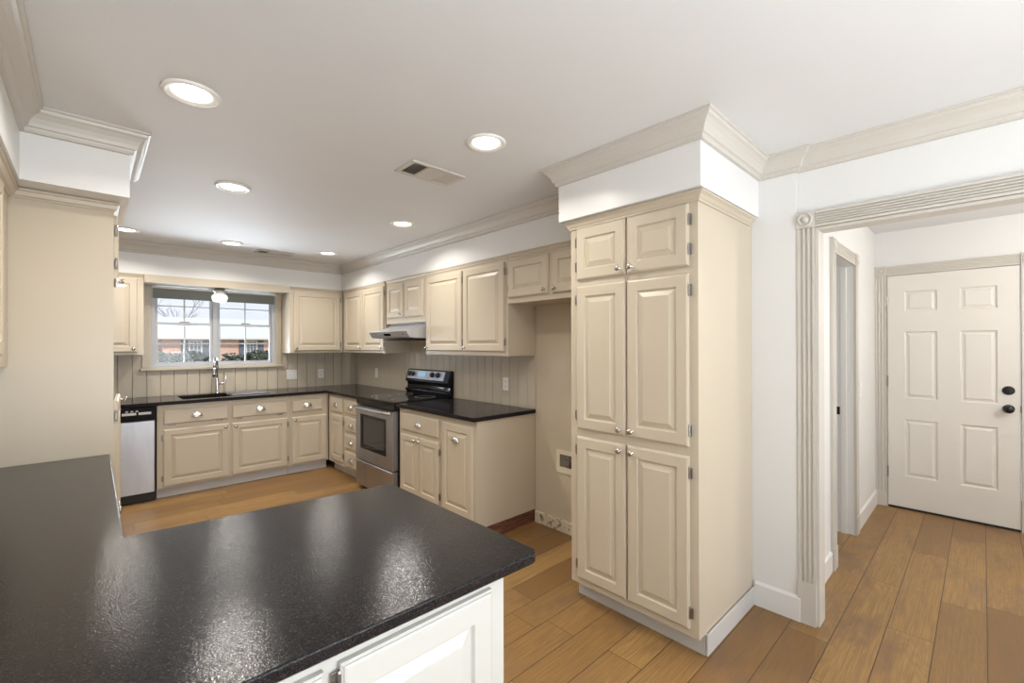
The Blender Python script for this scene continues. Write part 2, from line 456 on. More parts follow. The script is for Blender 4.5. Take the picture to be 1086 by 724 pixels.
# ------------------------------------------------------------------ structure
def struct(name, bm, mat, label, parent=None):
    o = link(name, bm, mat, parent)
    if not parent: tag(o, label, None, None, 'structure')
    return o
ZC, ZS = 2.44, 2.137
struct('floor', boxes((-1.0, 6.2, -4.4, 6.03, -.08, 0)), M['floor'], 'oak plank laminate floor running through kitchen and hall')
struct('ceiling', boxes((-1.0, 6.2, -4.4, 6.03, ZC, ZC+.12)), M['ceiling'], 'flat off-white painted ceiling')
bm = bmesh.new(); slab_with_holes(bm, 2.775, ZC, 5.915, 6.03, [(.455, 1.632, 1.205, 2.10)], -.69, 0)
struct('wall_back', bm, M['panel'], 'kitchen wall with the sink window')
struct('wall_left', boxes((-.69, -.572, -4.4, 5.914, 0, ZC)), M['white'], 'white wall on the left behind the oven cabinet')
struct('wall_right', boxes((2.647, 2.775, .888, 5.914, 0, ZC)), M['alcove'], 'cream painted wall behind the range and the empty fridge alcove')
struct('wall_pantry_side', boxes((2.682, 2.80, .669, .887, 0, ZC)), M['white'], 'white wall return between pantry cabinet and doorway')
bm = boxes((2.707, 2.795, .588, .668, 0, ZC), (2.707, 2.795, -1.15, .588, 2.035, ZC), (2.707, 2.795, -4.4, -1.15, 0, ZC))
struct('wall_doorway', bm, M['white'], 'white wall around the wide cased opening to the hall')
bm = bmesh.new(); slab_with_holes(bm, 5.19, ZC, .672, .79, [(3.515, 4.18, 0, 2.03)], 2.80, 0)
struct('wall_hall_left', bm, M['white'], 'white hall wall with a side doorway')
bm = bmesh.new()
box(bm, 5.19, 5.30, .60, 3.2, 0, ZC); box(bm, 5.19, 5.30, -1.6, -.21, 0, ZC); box(bm, 5.19, 5.30, -.21, .60, 2.052, ZC)
struct('wall_hall_front', bm, M['white'], 'white wall around the panelled entry door')
struct('wall_hall_right', boxes((2.797, 5.189, -1.72, -1.6, 0, ZC)), M['white'], 'white wall on the right of the hall')
struct('wall_soffit_back', boxes((-.57, 2.646, 5.603, 5.913, ZS, ZC-.001)), M['soffit'], 'white soffit above the sink window wall')
struct('wall_soffit_right', boxes((2.323, 2.646, 1.664, 5.602, ZS, ZC-.001)), M['soffit'], 'white soffit above the range wall cabinets')
struct('wall_soffit_pantry', boxes((1.943, 2.681, .849, 1.663, ZS, ZC-.001)), M['soffit'], 'white soffit box above the tall pantry cabinet')
struct('wall_soffit_left', boxes((-.571, .135, 2.766, 3.40, ZS, ZC-.001), (-.571, -.216, -4.2, 2.7655, ZS, ZC-.001)), M['soffit'], 'white stepped soffit above the oven cabinet')

# crown moulding round the room
CROWN = [(0, 0), (.074, 0), (.074, -.010), (.066, -.013), (.062, -.024), (.052, -.030), (.038, -.046), (.029, -.064), (.025, -.078), (.017, -.082), (.014, -.090), (.014, -.101), (0, -.103)]
bm = bmesh.new()
sweep(bm, [(-.2155, -4.0), (-.2155, 2.7655), (.1355, 2.7655), (.1355, 3.4005), (-.5715, 3.4005), (-.5715, 5.6025), (2.3225, 5.6025), (2.3225, 1.6635), (1.9425, 1.6635),
           (1.9425, .8485), (2.6815, .8485), (2.6815, .6685), (2.7065, .6685), (2.7065, -4.2)], CROWN, ZC-.0005)
struct('trim_crown', bm, M['trim'], 'greige crown moulding stepping around the ceiling edge')

def base_run(name, pts, label, th=.014, h=.13, mat=None):
    bm = bmesh.new(); sweep(bm, pts, [(0, 0), (th, 0), (th, h-.012), (th*.5, h-.004), (th*.3, h), (0, h)], 0.0005)
    return struct(name, bm, mat or M['whitetrim'], label)
base_run('baseboard_pantry', [(2.681, .8735), (2.681, .6685), (2.7065, .6685)], 'white baseboard beside the pantry cabinet')
base_run('baseboard_hall_near', [(2.80, .6715), (3.405, .6715)], 'white baseboard at the start of the hall')
base_run('baseboard_hall_far', [(4.275, .6715), (5.145, .6715)], 'white baseboard between side doorway and entry door')
struct('baseboard_alcove', boxes((2.628, 2.6465, 1.625, 2.515, .0005, .092, .003)), M['scar'], 'scarred unpainted strip along the bottom of the fridge alcove wall')

# door casings: fluted pilasters, rosette corner blocks, plinths
def fluted(bm, w_, t, L, place, n=3):
    pts = [(0, 0), (0, t)]; mg = .008; fwid = (w_-2*mg)/n
    for k in range(n):
        a0 = mg+k*fwid+.0025; a1 = mg+(k+1)*fwid-.0025
        for j in range(6):
            a = pi*j/5; pts.append(((a0+a1)/2-(a1-a0)/2*cos(a), t-.006*sin(a)))
    pts += [(w_, t), (w_, 0)]
    prism(bm, pts, lambda a, c: place(a, c, 0), lambda a, c: place(a, c, L))
def rosette(bm, s, t, place):
    """square block with turned rings; place(a, out, b)"""
    prism(bm, [(0, 0), (s, 0), (s, s), (0, s)], lambda a, c: place(a, 0, c), lambda a, c: place(a, t, c))
    prof = [(.42, 0), (.42, .004), (.36, .007), (.30, .002), (.22, .002), (.16, .007), (.08, .009), (.01, .009)]
    seg = 24; rings = [[bm.verts.new(place(s/2+r*s*cos(2*pi*k/seg), t+h, s/2+r*s*sin(2*pi*k/seg))) for k in range(seg)] for r, h in prof]
    for q, u in zip(rings, rings[1:]):
        for k in range(seg): bm.faces.new((q[k], q[(k+1) % seg], u[(k+1) % seg], u[k]))
    bm.faces.new(rings[-1])
def casing(name, label, place, a0, a1, zt, w_, ph, sides=(True, True), mat=None, t=.018):
    """place(a, out, z): a along the wall. opening from a0 to a1, header underside zt"""
    mat = mat or M['trim']; e = empty(name); tag(e, label, None, None, 'structure')
    for s, on in zip((0, 1), sides):
        if not on: continue
        b0 = a0-w_ if s == 0 else a1
        bm = bmesh.new(); fluted(bm, w_, t, zt-ph, lambda a, c, l: place(b0+a, c, ph+l)); link('pilaster', bm, mat, e)
        bm = bmesh.new(); prism(bm, [(-.002, 0), (w_+.002, 0), (w_+.002, ph), (-.002, ph)], lambda a, c: place(b0+a, 0, c), lambda a, c: place(b0+a, t+.004, c)); link('plinth_block', bm, mat, e)
        bm = bmesh.new(); rosette(bm, w_+.004, t+.003, lambda a, o_, c: place(b0-.002+a, o_, zt+.0005+c)); link('rosette_block', bm, mat, e)
    l0, l1 = a0+.003, a1-.003
    bm = bmesh.new(); fluted(bm, w_, t, l1-l0, lambda a, c, l: place(l0+l, c, zt+a), 5); link('header', bm, mat, e)
    return e
# wide opening: wall face X=2.697 facing -X, "a" runs towards -Y
c = casing('trim_opening', 'greige fluted casing with rosette block around the wide hall opening', lambda a, o_, z: (2.7065-o_*1.6, -a, z+.0005), -.5885, 1.15, 2.036, .078, .212)
link('jamb_lining', boxes((2.690, 2.797, .574, .5875, .0005, 2.034), (2.690, 2.797, -1.149, .574, 2.020, 2.0345)), M['trim'], c)
c = casing('trim_side_doorway', 'greige fluted casing around the side doorway in the hall', lambda a, o_, z: (a, .6715-o_, z+.0005), 3.515, 4.18, 2.03, .088, .14)
bm = boxes((3.505, 3.5145, .664, .792, .0005, 2.029), (4.181, 4.1895, .664, .792, .0005, 2.029), (3.5145, 4.181, .664, .792, 2.031, 2.042),
           (4.166, 4.181, .715, .750, .0005, 2.02))
j = link('jamb_lining', bm, M['whitetrim'], c)
link('strike_plate', boxes((4.1775, 4.1805, .757, .785, .90, .96)), M['blackm'], c)
c = casing('trim_entry', 'greige fluted casing around the panelled entry door', lambda a, o_, z: (5.1895-o_-.022, -a, z+.0005), -.592, .202, 2.046, .082, .132)
link('jamb_lining', boxes((5.168, 5.1895, .586, .676, .0005, 2.046), (5.168, 5.1895, -.30, -.199, .0005, 2.046), (5.168, 5.1895, -.30, .676, 2.0465, 2.13)), M['trim'], c)

# entry door
d = empty('door_1', (5.160, .586, .012), -R90); tag(d, 'white six panel entry door with black knob at the end of the hall', None, None, 'structure')
rg = [(0, 0), (.010, .010), (.022, .009), (.034, .002), (.038, .002)]
px0, px1, qx0, qx1 = .114, .322, .456, .664
bm = panel_board(.782, 2.03, .012, [(px0, px1, .275, .772), (qx0, qx1, .275, .772), (px0, px1, .955, 1.535), (qx0, qx1, .955, 1.535), (px0, px1, 1.708, 1.888), (qx0, qx1, 1.708, 1.888)], edge=.002, edge_d=.002, rings=rg)
dl = link('door_leaf', bm, M['doorpaint'], d, (0, .012, 0))
bm = boxes((0, .782, .0125, .028, 0, 2.03)); link('door_core', bm, M['doorpaint'], d)
link('door_gap_shade', boxes((.002, .780, -.006, .02, -.0105, .006)), M['gapshade'], d)  # dark strip standing in for the shaded gap under the door
bm = bmesh.new(); lathe(bm, [(.033, 0), (.033, .004), (.026, .009), (.012, .012), (.011, .028), (.020, .034), (.028, .044), (.030, .054), (.024, .064), (.008, .068)], 24, (.720, -.0002, .924), 'y')
link('door_knob', bm, M['blackm'], d, smooth=True)
bm = bmesh.new(); lathe(bm, [(.034, 0), (.034, .006), (.028, .012), (.010, .013)], 24, (.720, -.0002, 1.066), 'y'); box(bm, .714, .726, -.030, -.012, 1.050, 1.082, .003)
link('deadbolt', bm, M['blackm'], d)
for z in (.30, 1.10, 1.80):
    bm = bmesh.new(); lathe(bm, [(.003, -.05), (.006, -.046), (.006, .046), (.003, .05)], 10, (-.001, -.006, z), 'z'); link('hinge', bm, M['hingem'], d)
link('latch_plate', boxes((.7825, .7845, -.002, .02, .90, .95)), M['blackm'], d)

# window
wn = empty('window_1', (0, 0, 0)); tag(wn, 'white double sash window with muntins over the sink', None, None, 'structure')
bm = bmesh.new(); slab_with_holes(bm, 1.632, 2.10, 5.916, 6.0, [(.488, 1.598, 1.238, 2.07)], .456, 1.206); link('window_frame', bm, M['vinyl'], wn)
link('mullion', boxes((.996, 1.044, 5.926, 5.99, 1.238, 2.07, .004)), M['vinyl'], wn)
for x0, x1 in ((.489, .995), (1.045, 1.597)):
    for (z0, z1, y) in ((1.655, 2.069, 5.962), (1.239, 1.688, 5.938)):
        f = .024; bm = bmesh.new(); box_h = [(x0+f, x1-f, z0+f, z1-f)]
        slab_with_holes(bm, x1, z1, y, y+.022, box_h, x0, z0); s_ = link('sash', bm, M['vinyl'], wn)
        xm, zm = (x0+x1)/2, (z0+z1)/2 if z0 < 1.5 else 1.862
        link('muntin', boxes((xm-.007, xm+.007, y+.004, y+.018, z0+f, z1-f), (x0+f, x1-f, y+.005, y+.017, zm-.007, zm+.007)), M['vinyl'], s_)
        link('pane', boxes((x0+f-.003, x1-f+.003, y+.009, y+.012, z0+f-.003, z1-f+.003)), M['glass'], s_)
    link('sash_lock', boxes(((x0+x1)/2-.045, (x0+x1)/2+.045, 5.932, 5.960, 1.689, 1.700, .003)), M['hingem'], wn)
# casing boards on the wall around the window and the sill
link('casing', boxes((.382, .456, 5.899, 5.914, 1.213, 2.058, .003), (1.633, 1.700, 5.899, 5.914, 1.213, 2.058, .003)), M['cab'], wn)
link('sill', boxes((.366, 1.716, 5.868, 5.914, 1.182, 1.212, .004)), M['cab'], wn)
struct('trim_valance', boxes((.378, 1.701, 5.583, 5.6025, 2.058, 2.136, .002)), M['cab'], 'taupe valance board above the sink window')
struct('trim_nook_top', boxes((.381, 1.699, 5.603, 5.913, 2.066, 2.084)), M['soffit'], 'white board closing the top of the window nook')

# backsplash boards with V grooves
def grooved(name, label, L, z0, z1, offs, place, holes=None):
    t = .009; g = .0045; pts = [(0, 0), (0, t)]
    for q in offs: pts += [(q-g, t), (q, t-.0085), (q+g, t)]
    pts += [(L, t), (L, 0)]
    bm = bmesh.new(); prism(bm, pts, lambda a, c: place(a, c, z0), lambda a, c: place(a, c, z1))
    return bm
tz = .916
Lb = 2.646+.570
offs = [.09+.1125*k for k in range(28) if .09+.1125*k < Lb-.02]
bm = grooved('', '', .366+.570, tz, 1.350, [o for o in offs if o < .93], lambda a, c, z: (-.570+a, 5.9145-c, z))
bb = [o-.936 for o in offs if .94 < o < 2.28]
bm2 = grooved('', '', 1.350, tz, 1.1815, bb, lambda a, c, z: (.366+a, 5.9145-c, z))
me_ = bpy.data.meshes.new('t'); bm2.to_mesh(me_); bm2.free(); bm.from_mesh(me_); bpy.data.meshes.remove(me_)
bb = [o-2.286 for o in offs if 2.29 < o < Lb-.01]
bm2 = grooved('', '', Lb-2.286-.0095, tz, 1.350, bb, lambda a, c, z: (1.716+a, 5.9145-c, z))
me_ = bpy.data.meshes.new('t'); bm2.to_mesh(me_); bm2.free(); bm.from_mesh(me_); bpy.data.meshes.remove(me_)
o = struct('wall_panelling_sink', bm, M['panel'], 'taupe grooved backsplash boards under the window')
ro = [.10+.1105*k for k in range(31) if .10+.1105*k < 3.35]
bm = grooved('', '', 3.391, tz, 1.350, ro, lambda a, c, z: (2.6465-c, 5.9045-a, z))
o = struct('wall_panelling_range', bm, M['panel'], 'taupe grooved backsplash boards behind the range')
# ------------------------------------------------------------------ tall pantry cabinet
cabinet('pantry_cabinet', 'tall taupe pantry cabinet with six raised panel doors beside the doorway', (2.0, 1.62, 0), -R90, .734, .645, 0, 2.134, [
    dict(kind='door', x0=.050, x1=.363, z0=.138, z1=.926, knob='rt', hinge='l'), dict(kind='door', x0=.373, x1=.694, z0=.138, z1=.926, knob='lt', hinge='r'),
    dict(kind='door', x0=.050, x1=.363, z0=.970, z1=1.764, knob='rb', hinge='l'), dict(kind='door', x0=.373, x1=.694, z0=.970, z1=1.764, knob='lb', hinge='r'),
    dict(kind='door', x0=.050, x1=.363, z0=1.800, z1=2.086, knob='rb', hinge='l'), dict(kind='door', x0=.373, x1=.694, z0=1.800, z1=2.086, knob='lb', hinge='r')],
    M['cab'], toe=.10, cornice=[(0, .32), (0, 0), (.734, 0), (.734, .644)])
P = bpy.data.objects['pantry_cabinet']
link('side_base', boxes((.7345, .7455, .065, .680, .0005, .098, .002)), M['toe'], P)

# ------------------------------------------------------------------ uppers on the range wall (face X=2.335)
UX, ZU, ZT = 2.335, 1.353, 2.134
UD = .309
def upper(name, label, y1, y0, z0, fronts, right=True):
    W = y1-y0
    return cabinet(name, label, (UX, y1, 0), -R90, W, UD, z0, ZT, fronts, M['cab'],
                   cornice=[(0, 0), (W, 0)], group=None)
CORN_SAVE = CORN[:]
CORN[:] = [(0, 0), (.016, 0), (.016, -.008), (.010, -.014), (.006, -.028), (0, -.030)]
def dd(y1, y0, Y, z0, z1, knob, hinge, **k): return dict(kind='door', x0=Y-y1, x1=Y-y0, z0=z0, z1=z1, knob=knob, hinge=hinge, **k)
Y = 5.580
upper('wall_cabinet', 'two door taupe wall cabinet in the corner left of the range hood', Y, 4.478, ZU, [dd(5.515, 5.020, Y, 1.378, 2.084, 'rb', None), dd(5.005, 4.492, Y, 1.378, 2.084, 'rb', 'r')])
Y = 4.444
upper('wall_cabinet', 'short taupe two door wall cabinet above the range hood', Y, 3.668, 1.668, [dd(4.412, 4.078, Y, 1.728, 2.080, 'rb', 'l'), dd(4.045, 3.700, Y, 1.728, 2.080, 'lb', None)])
Y = 3.664
upper('wall_cabinet', 'tall taupe two door wall cabinet between range hood and fridge alcove', Y, 2.512, ZU, [dd(3.640, 3.085, Y, 1.386, 2.078, 'lb', 'r'), dd(3.066, 2.545, Y, 1.386, 2.082, 'lb', 'r')])
Y = 2.508
upper('wall_cabinet', 'short taupe two door wall cabinet above the empty fridge alcove', Y, 1.626, 1.757, [dd(2.497, 2.085, Y, 1.798, 2.082, 'rb', 'l'), dd(2.050, 1.655, Y, 1.798, 2.082, 'lb', None)])
# uppers on the window wall (face Y=5.602)
cabinet('wall_cabinet', 'taupe wall cabinet right of the sink window with one wide door', (1.703, 5.602, 0), 0, .630, .297, ZU, ZT,
        [dict(kind='door', x0=.040, x1=.592, z0=1.378, z1=2.084, knob='lb', hinge='r')], M['cab'], cornice=[(0, 0), (.612, 0)])
cabinet('wall_cabinet', 'taupe wall cabinet left of the sink window behind the oven cabinet', (-.568, 5.602, 0), 0, .944, .297, ZU, ZT,
        [dict(kind='door', x0=.06, x1=.475, z0=1.378, z1=2.088, knob='rb', hinge='l'), dict(kind='door', x0=.490, x1=.896, z0=1.378, z1=2.088, knob='rb', hinge='l')], M['cab'], cornice=[(0, 0), (.944, 0)])

# ------------------------------------------------------------------ base cabinets
BT = .882
BX, BY = 2.036, 5.300
def bx(y1, y0, Y, z0, z1, kind='door', knob=None, hinge=None, **k): return dict(kind=kind, x0=Y-y1, x1=Y-y0, z0=z0, z1=z1, knob=knob, hinge=hinge, **k)
Y = 5.278
cabinet('base_cabinet', 'narrow taupe base cabinet in the inner corner left of the drawer stack', (BX, Y, 0), -R90, Y-4.842, .606, 0, BT,
        [bx(5.200, 4.868, Y, .690, .852, 'drawer', 'cup'), bx(5.200, 4.868, Y, .140, .655, 'door', None, 'r')], M['cab'], toe=.10)
Y = 4.839
cabinet('base_cabinet', 'narrow taupe base cabinet with a stack of four drawers left of the range', (BX, Y, 0), -R90, Y-4.440, .606, 0, BT,
        [bx(4.805, 4.468, Y, a, c, 'drawer', 'cup') for a, c in ((.700, .850), (.510, .662), (.322, .474), (.128, .288))], M['cab'], toe=.10)
Y = 3.632
cabinet('base_cabinet', 'taupe base cabinet with one drawer over two narrow doors right of the range', (BX, Y, 0), -R90, Y-2.976, .606, 0, BT,
        [bx(3.592, 2.998, Y, .692, .838, 'drawer', 'cup'), bx(3.592, 3.300, Y, .150, .655, 'door', 'rt', None, st=.05), bx(3.292, 2.998, Y, .150, .655, 'door', 'lt', 'r', st=.05)], M['cab'], toe=.10)
Y = 2.973
e = cabinet('base_cabinet', 'taupe pull-out cabinet with one tall door and cup handle at the counter end', (BX, Y, 0), -R90, Y-2.520, .606, 0, BT,
        [bx(2.950, 2.560, Y, .150, .836, 'door', 'cup', None, cupz=.56)], M['cab'], toe=.10, toemat=M['rawwood'])
link('unfinished_base', boxes((Y-2.542, Y-2.524, .0835, .606, .0005, .0995)), M['rawwood'], e)
e['label'] = 'taupe pull-out cabinet with one tall door and cup handle at the counter end'
cabinet('sink_cabinet', 'wide taupe sink base cabinet with two false drawers and two doors', (.452, BY, 0), 0, 1.156, .604, 0, BT,
        [dict(kind='drawer', x0=.045, x1=.566, z0=.696, z1=.834, knob='cup', hinge='b'), dict(kind='drawer', x0=.604, x1=1.128, z0=.696, z1=.834, knob='cup', hinge='b'),
         dict(kind='door', x0=.045, x1=.574, z0=.116, z1=.650, knob='rt', hinge='l'), dict(kind='door', x0=.604, x1=1.131, z0=.116, z1=.645, knob='lt', hinge='r')], M['cab'], toe=.10, open_top=True)
cabinet('base_cabinet', 'taupe base cabinet with one drawer and door between sink base and corner', (1.611, BY, 0), 0, .424, .604, 0, BT,
        [dict(kind='drawer', x0=.022, x1=.352, z0=.696, z1=.826, knob='cup'), dict(kind='door', x0=.022, x1=.398, z0=.116, z1=.640, knob='lt', hinge=None)], M['cab'], toe=.10)

# ------------------------------------------------------------------ counters
def counter(name, label, outline, z1, th, round_idx=(), rad=.03, hole=None, mat='polished'):
    pts = []
    n = len(outline)
    for i, p in enumerate(outline):
        if i in round_idx:
            p = Vector(p); a = (Vector(outline[i-1])-p).normalized(); c_ = (Vector(outline[(i+1) % n])-p).normalized()
            s, e_ = p+a*rad, p+c_*rad
            for k in range(7):
                t = k/6; pts.append(((1-t)**2*s + 2*t*(1-t)*p + t*t*e_)[:])
        else: pts.append(tuple(p))
    bm = bmesh.new(); z0 = z1-th
    ea = .004
    cen = None
    def inset(d):
        out = []; m = len(pts); ar = sum(pts[i][0]*pts[(i+1) % m][1]-pts[(i+1) % m][0]*pts[i][1] for i in range(m))
        sg = 1 if ar > 0 else -1
        for i in range(m):
            p0, p1, p2 = Vector(pts[i-1]), Vector(pts[i]), Vector(pts[(i+1) % m])
            d1, d2 = (p1-p0).normalized(), (p2-p1).normalized()
            n1, n2 = Vector((-d1.y, d1.x))*sg, Vector((-d2.y, d2.x))*sg
            mm = (n1+n2)/(1+n1.dot(n2)); out.append(p1+mm*d)
        return out
    rings = [[bm.verts.new((p[0], p[1], z)) for p in inset(d)] for d, z in ((ea, z0), (0, z0+ea), (0, z1-ea), (ea*.3, z1-ea*.3), (ea, z1))]
    m = len(pts)
    for q, t in zip(rings, rings[1:]):
        for k in range(m): bm.faces.new((q[k], q[(k+1) % m], t[(k+1) % m], t[k]))
    if hole is None:
        bm.faces.new(rings[0][::-1]); bm.faces.new(rings[-1])
    else:
        for ring in (rings[0], rings[-1]):
            z = ring[0].co.z; hv = [bm.verts.new((x, y, z)) for x, y in hole]
            es = [bm.edges.new((hv[i], hv[(i+1) % 4])) for i in range(4)]
            oe = [bm.edges.get((ring[i], ring[(i+1) % m])) for i in range(m)]
            bmesh.ops.triangle_fill(bm, use_beauty=True, edges=es+oe)
            ring.append(hv)
        a, c_ = rings[0][-1], rings[-1][-1]
        for i in range(4): bm.faces.new((a[i], a[(i+1) % 4], c_[(i+1) % 4], c_[i]))
    o = link(name, bm, M[mat]); tag(o, label, 'countertop'); return o
counter('countertop', 'black granite countertop wrapping the corner around the sink', [(-.568, 5.265), (1.997, 5.265), (1.997, 4.436), (2.644, 4.436), (2.644, 5.9035), (-.568, 5.9035)], .915, .032,
        hole=[(.655, 5.362), (1.078, 5.362), (1.078, 5.772), (.655, 5.772)])
counter('countertop', 'short black granite countertop between range and fridge alcove', [(1.997, 2.508), (2.6365, 2.508), (2.6365, 3.634), (1.997, 3.634)], .915, .032, (0,), .01)
counter('countertop', 'large black leathered granite peninsula countertop in the foreground', [(-.5705, .806), (.831, .776), (.831, 1.546), (.067, 1.624), (.069, 2.916), (-.5705, 2.916)], .914, .027, (1, 2), .032, mat='granite')

# ------------------------------------------------------------------ peninsula and left run
cabinet('peninsula_cabinet', 'white raised panel cabinet under the foreground peninsula counter', (-.568, .826, 0), 0, 1.318, .66, 0, .886,
        [dict(kind='door', x0=.06, x1=.45, z0=.13, z1=.852, knob='rt', hinge='l'), dict(kind='door', x0=.47, x1=.872, z0=.13, z1=.852, knob='lt', hinge='r'), dict(kind='door', x0=.902, x1=1.270, z0=.13, z1=.852, knob=None, hinge='l', st=.058, hz=.040)], M['pencab'], toe=.10)
cabinet('base_cabinet', 'taupe base cabinet under the left arm of the peninsula counter', (.040, 1.49, 0), R90, 1.42, .608, 0, .886,
        [dict(kind='door', x0=.30, x1=.82, z0=.13, z1=.84, knob='rt', hinge='l'), dict(kind='door', x0=.84, x1=1.38, z0=.13, z1=.84, knob='lt', hinge='r')], M['cab'], toe=.10)
CORN[:] = [(0, 0), (.022, 0), (.022, -.010), (.016, -.014), (.012, -.030), (.005, -.036), (.005, -.042), (0, -.044)]
cabinet('oven_cabinet', 'tall taupe cabinet with doors ajar standing on the left beside the counter', (.083, 2.922, 0), R90, .474, .652, 0, 2.134,
        [dict(kind='door', x0=.024, x1=.452, z0=.13, z1=1.168, knob='rt', hinge='l', ajar=3.0, kz=1), dict(kind='door', x0=.024, x1=.452, z0=1.770, z1=2.082, knob='rb', hinge='l', ajar=1.2)],
        M['cab'], toe=.10, niche=(.03, .444, 1.215, 1.735), cornice=[(0, .652), (0, 0), (.474, 0), (.474, .3)])
CORN[:] = [(0, 0), (.034, 0), (.034, -.010), (.026, -.014), (.018, -.034), (.008, -.040), (.008, -.046), (0, -.048)]
cabinet('wall_cabinet', 'taupe wall cabinet at the left edge of the photo beside the oven cabinet', (-.262, .95, 0), R90, 1.966, .308, ZU, 2.134,
        [dict(kind='door', x0=.06, x1=.56, z0=1.40, z1=2.07, knob='rb', hinge='l'), dict(kind='door', x0=.59, x1=1.09, z0=1.40, z1=2.07, knob='lb', hinge='r'), dict(kind='door', x0=1.13, x1=1.66, z0=1.40, z1=2.07, knob='lb', hinge='r')],
        M['cab'], cornice=[(0, 0), (1.966, 0)])
CORN[:] = CORN_SAVE

# ------------------------------------------------------------------ dishwasher
dw = empty('dishwasher', (-.158, 5.296, 0), 0); tag(dw, 'stainless steel dishwasher with black control strip left of the sink cabinet', 'dishwasher')
link('tub', boxes((.004, .600, .01, .58, .02, .878)), M['blackpl'], dw)
link('front_door', boxes((.006, .590, -.024, .008, .092, .752, .004)), M['lit_steel'], dw)
cp = link('control_panel', boxes((.004, .598, -.030, .008, .757, .878, .005)), M['blackgl'], dw)
for x, w_ in ((.36, .10), (.475, .09)): link('button_row', boxes((x, x+w_, -.0325, -.0302, .812, .834, .001)), M['button'], cp)
for x in (.385, .42, .455): link('button', boxes((x, x+.018, -.0325, -.0302, .842, .852)), M['button'], cp)
link('handle_recess', boxes((.18, .30, -.0335, -.0302, .80, .845, .002)), M['blackpl'], cp)
link('kick_plate', boxes((.004, .598, .03, .05, .003, .088)), M['blackpl'], dw)

# ------------------------------------------------------------------ range
RW = .786
rg_ = empty('range', (2.0, 4.430, 0), -R90); tag(rg_, 'stainless steel electric range with black glass cooktop', 'range')
link('body', boxes((.002, RW-.002, .03, .620, .02, .900)), M['blackpl'], rg_)
bm = boxes((.0, RW, -.012, .632, .9005, .922, .004)); ct = link('cooktop', bm, M['blackgl'], rg_)
for x, y, r in ((.20, .16, .10), (.58, .16, .08), (.20, .44, .08), (.58, .44, .10)):
    bm = bmesh.new(); lathe(bm, [(r, 0), (r, .0006), (r-.004, .0006), (r-.004, 0)], 32, (x, y, .9222), 'z', False); link('burner_ring', bm, M['button'], ct)
link('front_lip', boxes((.004, RW-.004, -.012, .028, .845, .8995, .003)), M['blackgl'], rg_)
bm = bmesh.new(); slab_with_holes(bm, RW-.012, .836, -.026, .028, [(.125, .655, .415, .755)], .012, .300)
od = link('oven_door', bm, M['steel'], rg_)
bm = bmesh.new(); slab_with_holes(bm, .655, .755, -.0275, -.018, [(.165, .615, .452, .728)], .125, .415); link('window_frame', bm, M['blackgl'], od)
link('window', boxes((.1645, .6155, -.0215, -.018, .4515, .7285)), simple('oven_window_glass', (.035, .036, .040), .08), od)
bm = bmesh.new(); tube(bm, [(.03, -.026, .815), (.034, -.046, .818), (.05, -.060, .820)] + [(.05+(RW-.10)*k/10, -.060-.010*sin(pi*k/10), .820) for k in range(1, 10)] + [(RW-.05, -.060, .820), (RW-.034, -.046, .818), (RW-.03, -.026, .815)], .0125, 12)
link('handle', bm, M['chrome'], od, smooth=True)
sd = link('storage_drawer', boxes((.012, RW-.012, -.022, .028, .035, .285, .004)), M['steel'], rg_)
link('drawer_lip', boxes((.012, RW-.012, -.036, -.010, .268, .292, .006)), M['chrome'], sd)
for x in (.04, RW-.04): link('foot', boxes((x-.015, x+.015, .05, .08, .001, .02)), M['blackpl'], rg_)
bgp = [(.634, .9225), (.634, 1.172), (.615, 1.180), (.596, 1.172), (.566, 1.076), (.562, 1.056), (.566, 1.044), (.584, 1.038), (.590, 1.010), (.584, .975), (.560, .968), (.556, .955), (.570, .945), (.575, .9225)]
bm = bmesh.new(); prism(bm, bgp, lambda a, c: (-.012, a, c), lambda a, c: (RW+.012, a, c)); bg_ = link('backguard', bm, M['blackgl'], rg_)
sl = Vector((0, .596-.566, 1.172-1.076)); sll = sl.length; slu = sl.normalized(); nrm = Vector((0, -slu.z, slu.y))
def on(x, s, d): return Vector((x, .566, 1.076))+slu*s+nrm*d
def plate(x0, x1, s0, s1, d0, d1):
    bm = bmesh.new(); prism(bm, [(x0, s0), (x1, s0), (x1, s1), (x0, s1)], lambda a, c: on(a, c, d0), lambda a, c: on(a, c, d1)); return bm
link('control_panel', plate(.012, RW-.070, .002, sll-.006, .0003, .003), M['steel'], bg_)
link('display', plate(.22, .37, .030, .085, .0032, .0045), M['display'], bg_)
for x in (.055, .125, .500, .605):
    bm = bmesh.new(); seg = 20; rr = [[bm.verts.new(on(x+r*cos(2*pi*k/seg), .055+r*sin(2*pi*k/seg), h)) for k in range(seg)] for r, h in ((.028, .0032), (.028, .010), (.022, .014), (.020, .028), (.004, .029))]
    for q, t in zip(rr, rr[1:]):
        for k in range(seg): bm.faces.new((q[k], q[(k+1) % seg], t[(k+1) % seg], t[k]))
    bm.faces.new(rr[-1]); bm.faces.new(rr[0][::-1]); link('knob', bm, M['blackpl'], bg_)
link('indicator', plate(.432, .444, .012, .024, .0032, .006), M['blackpl'], bg_)

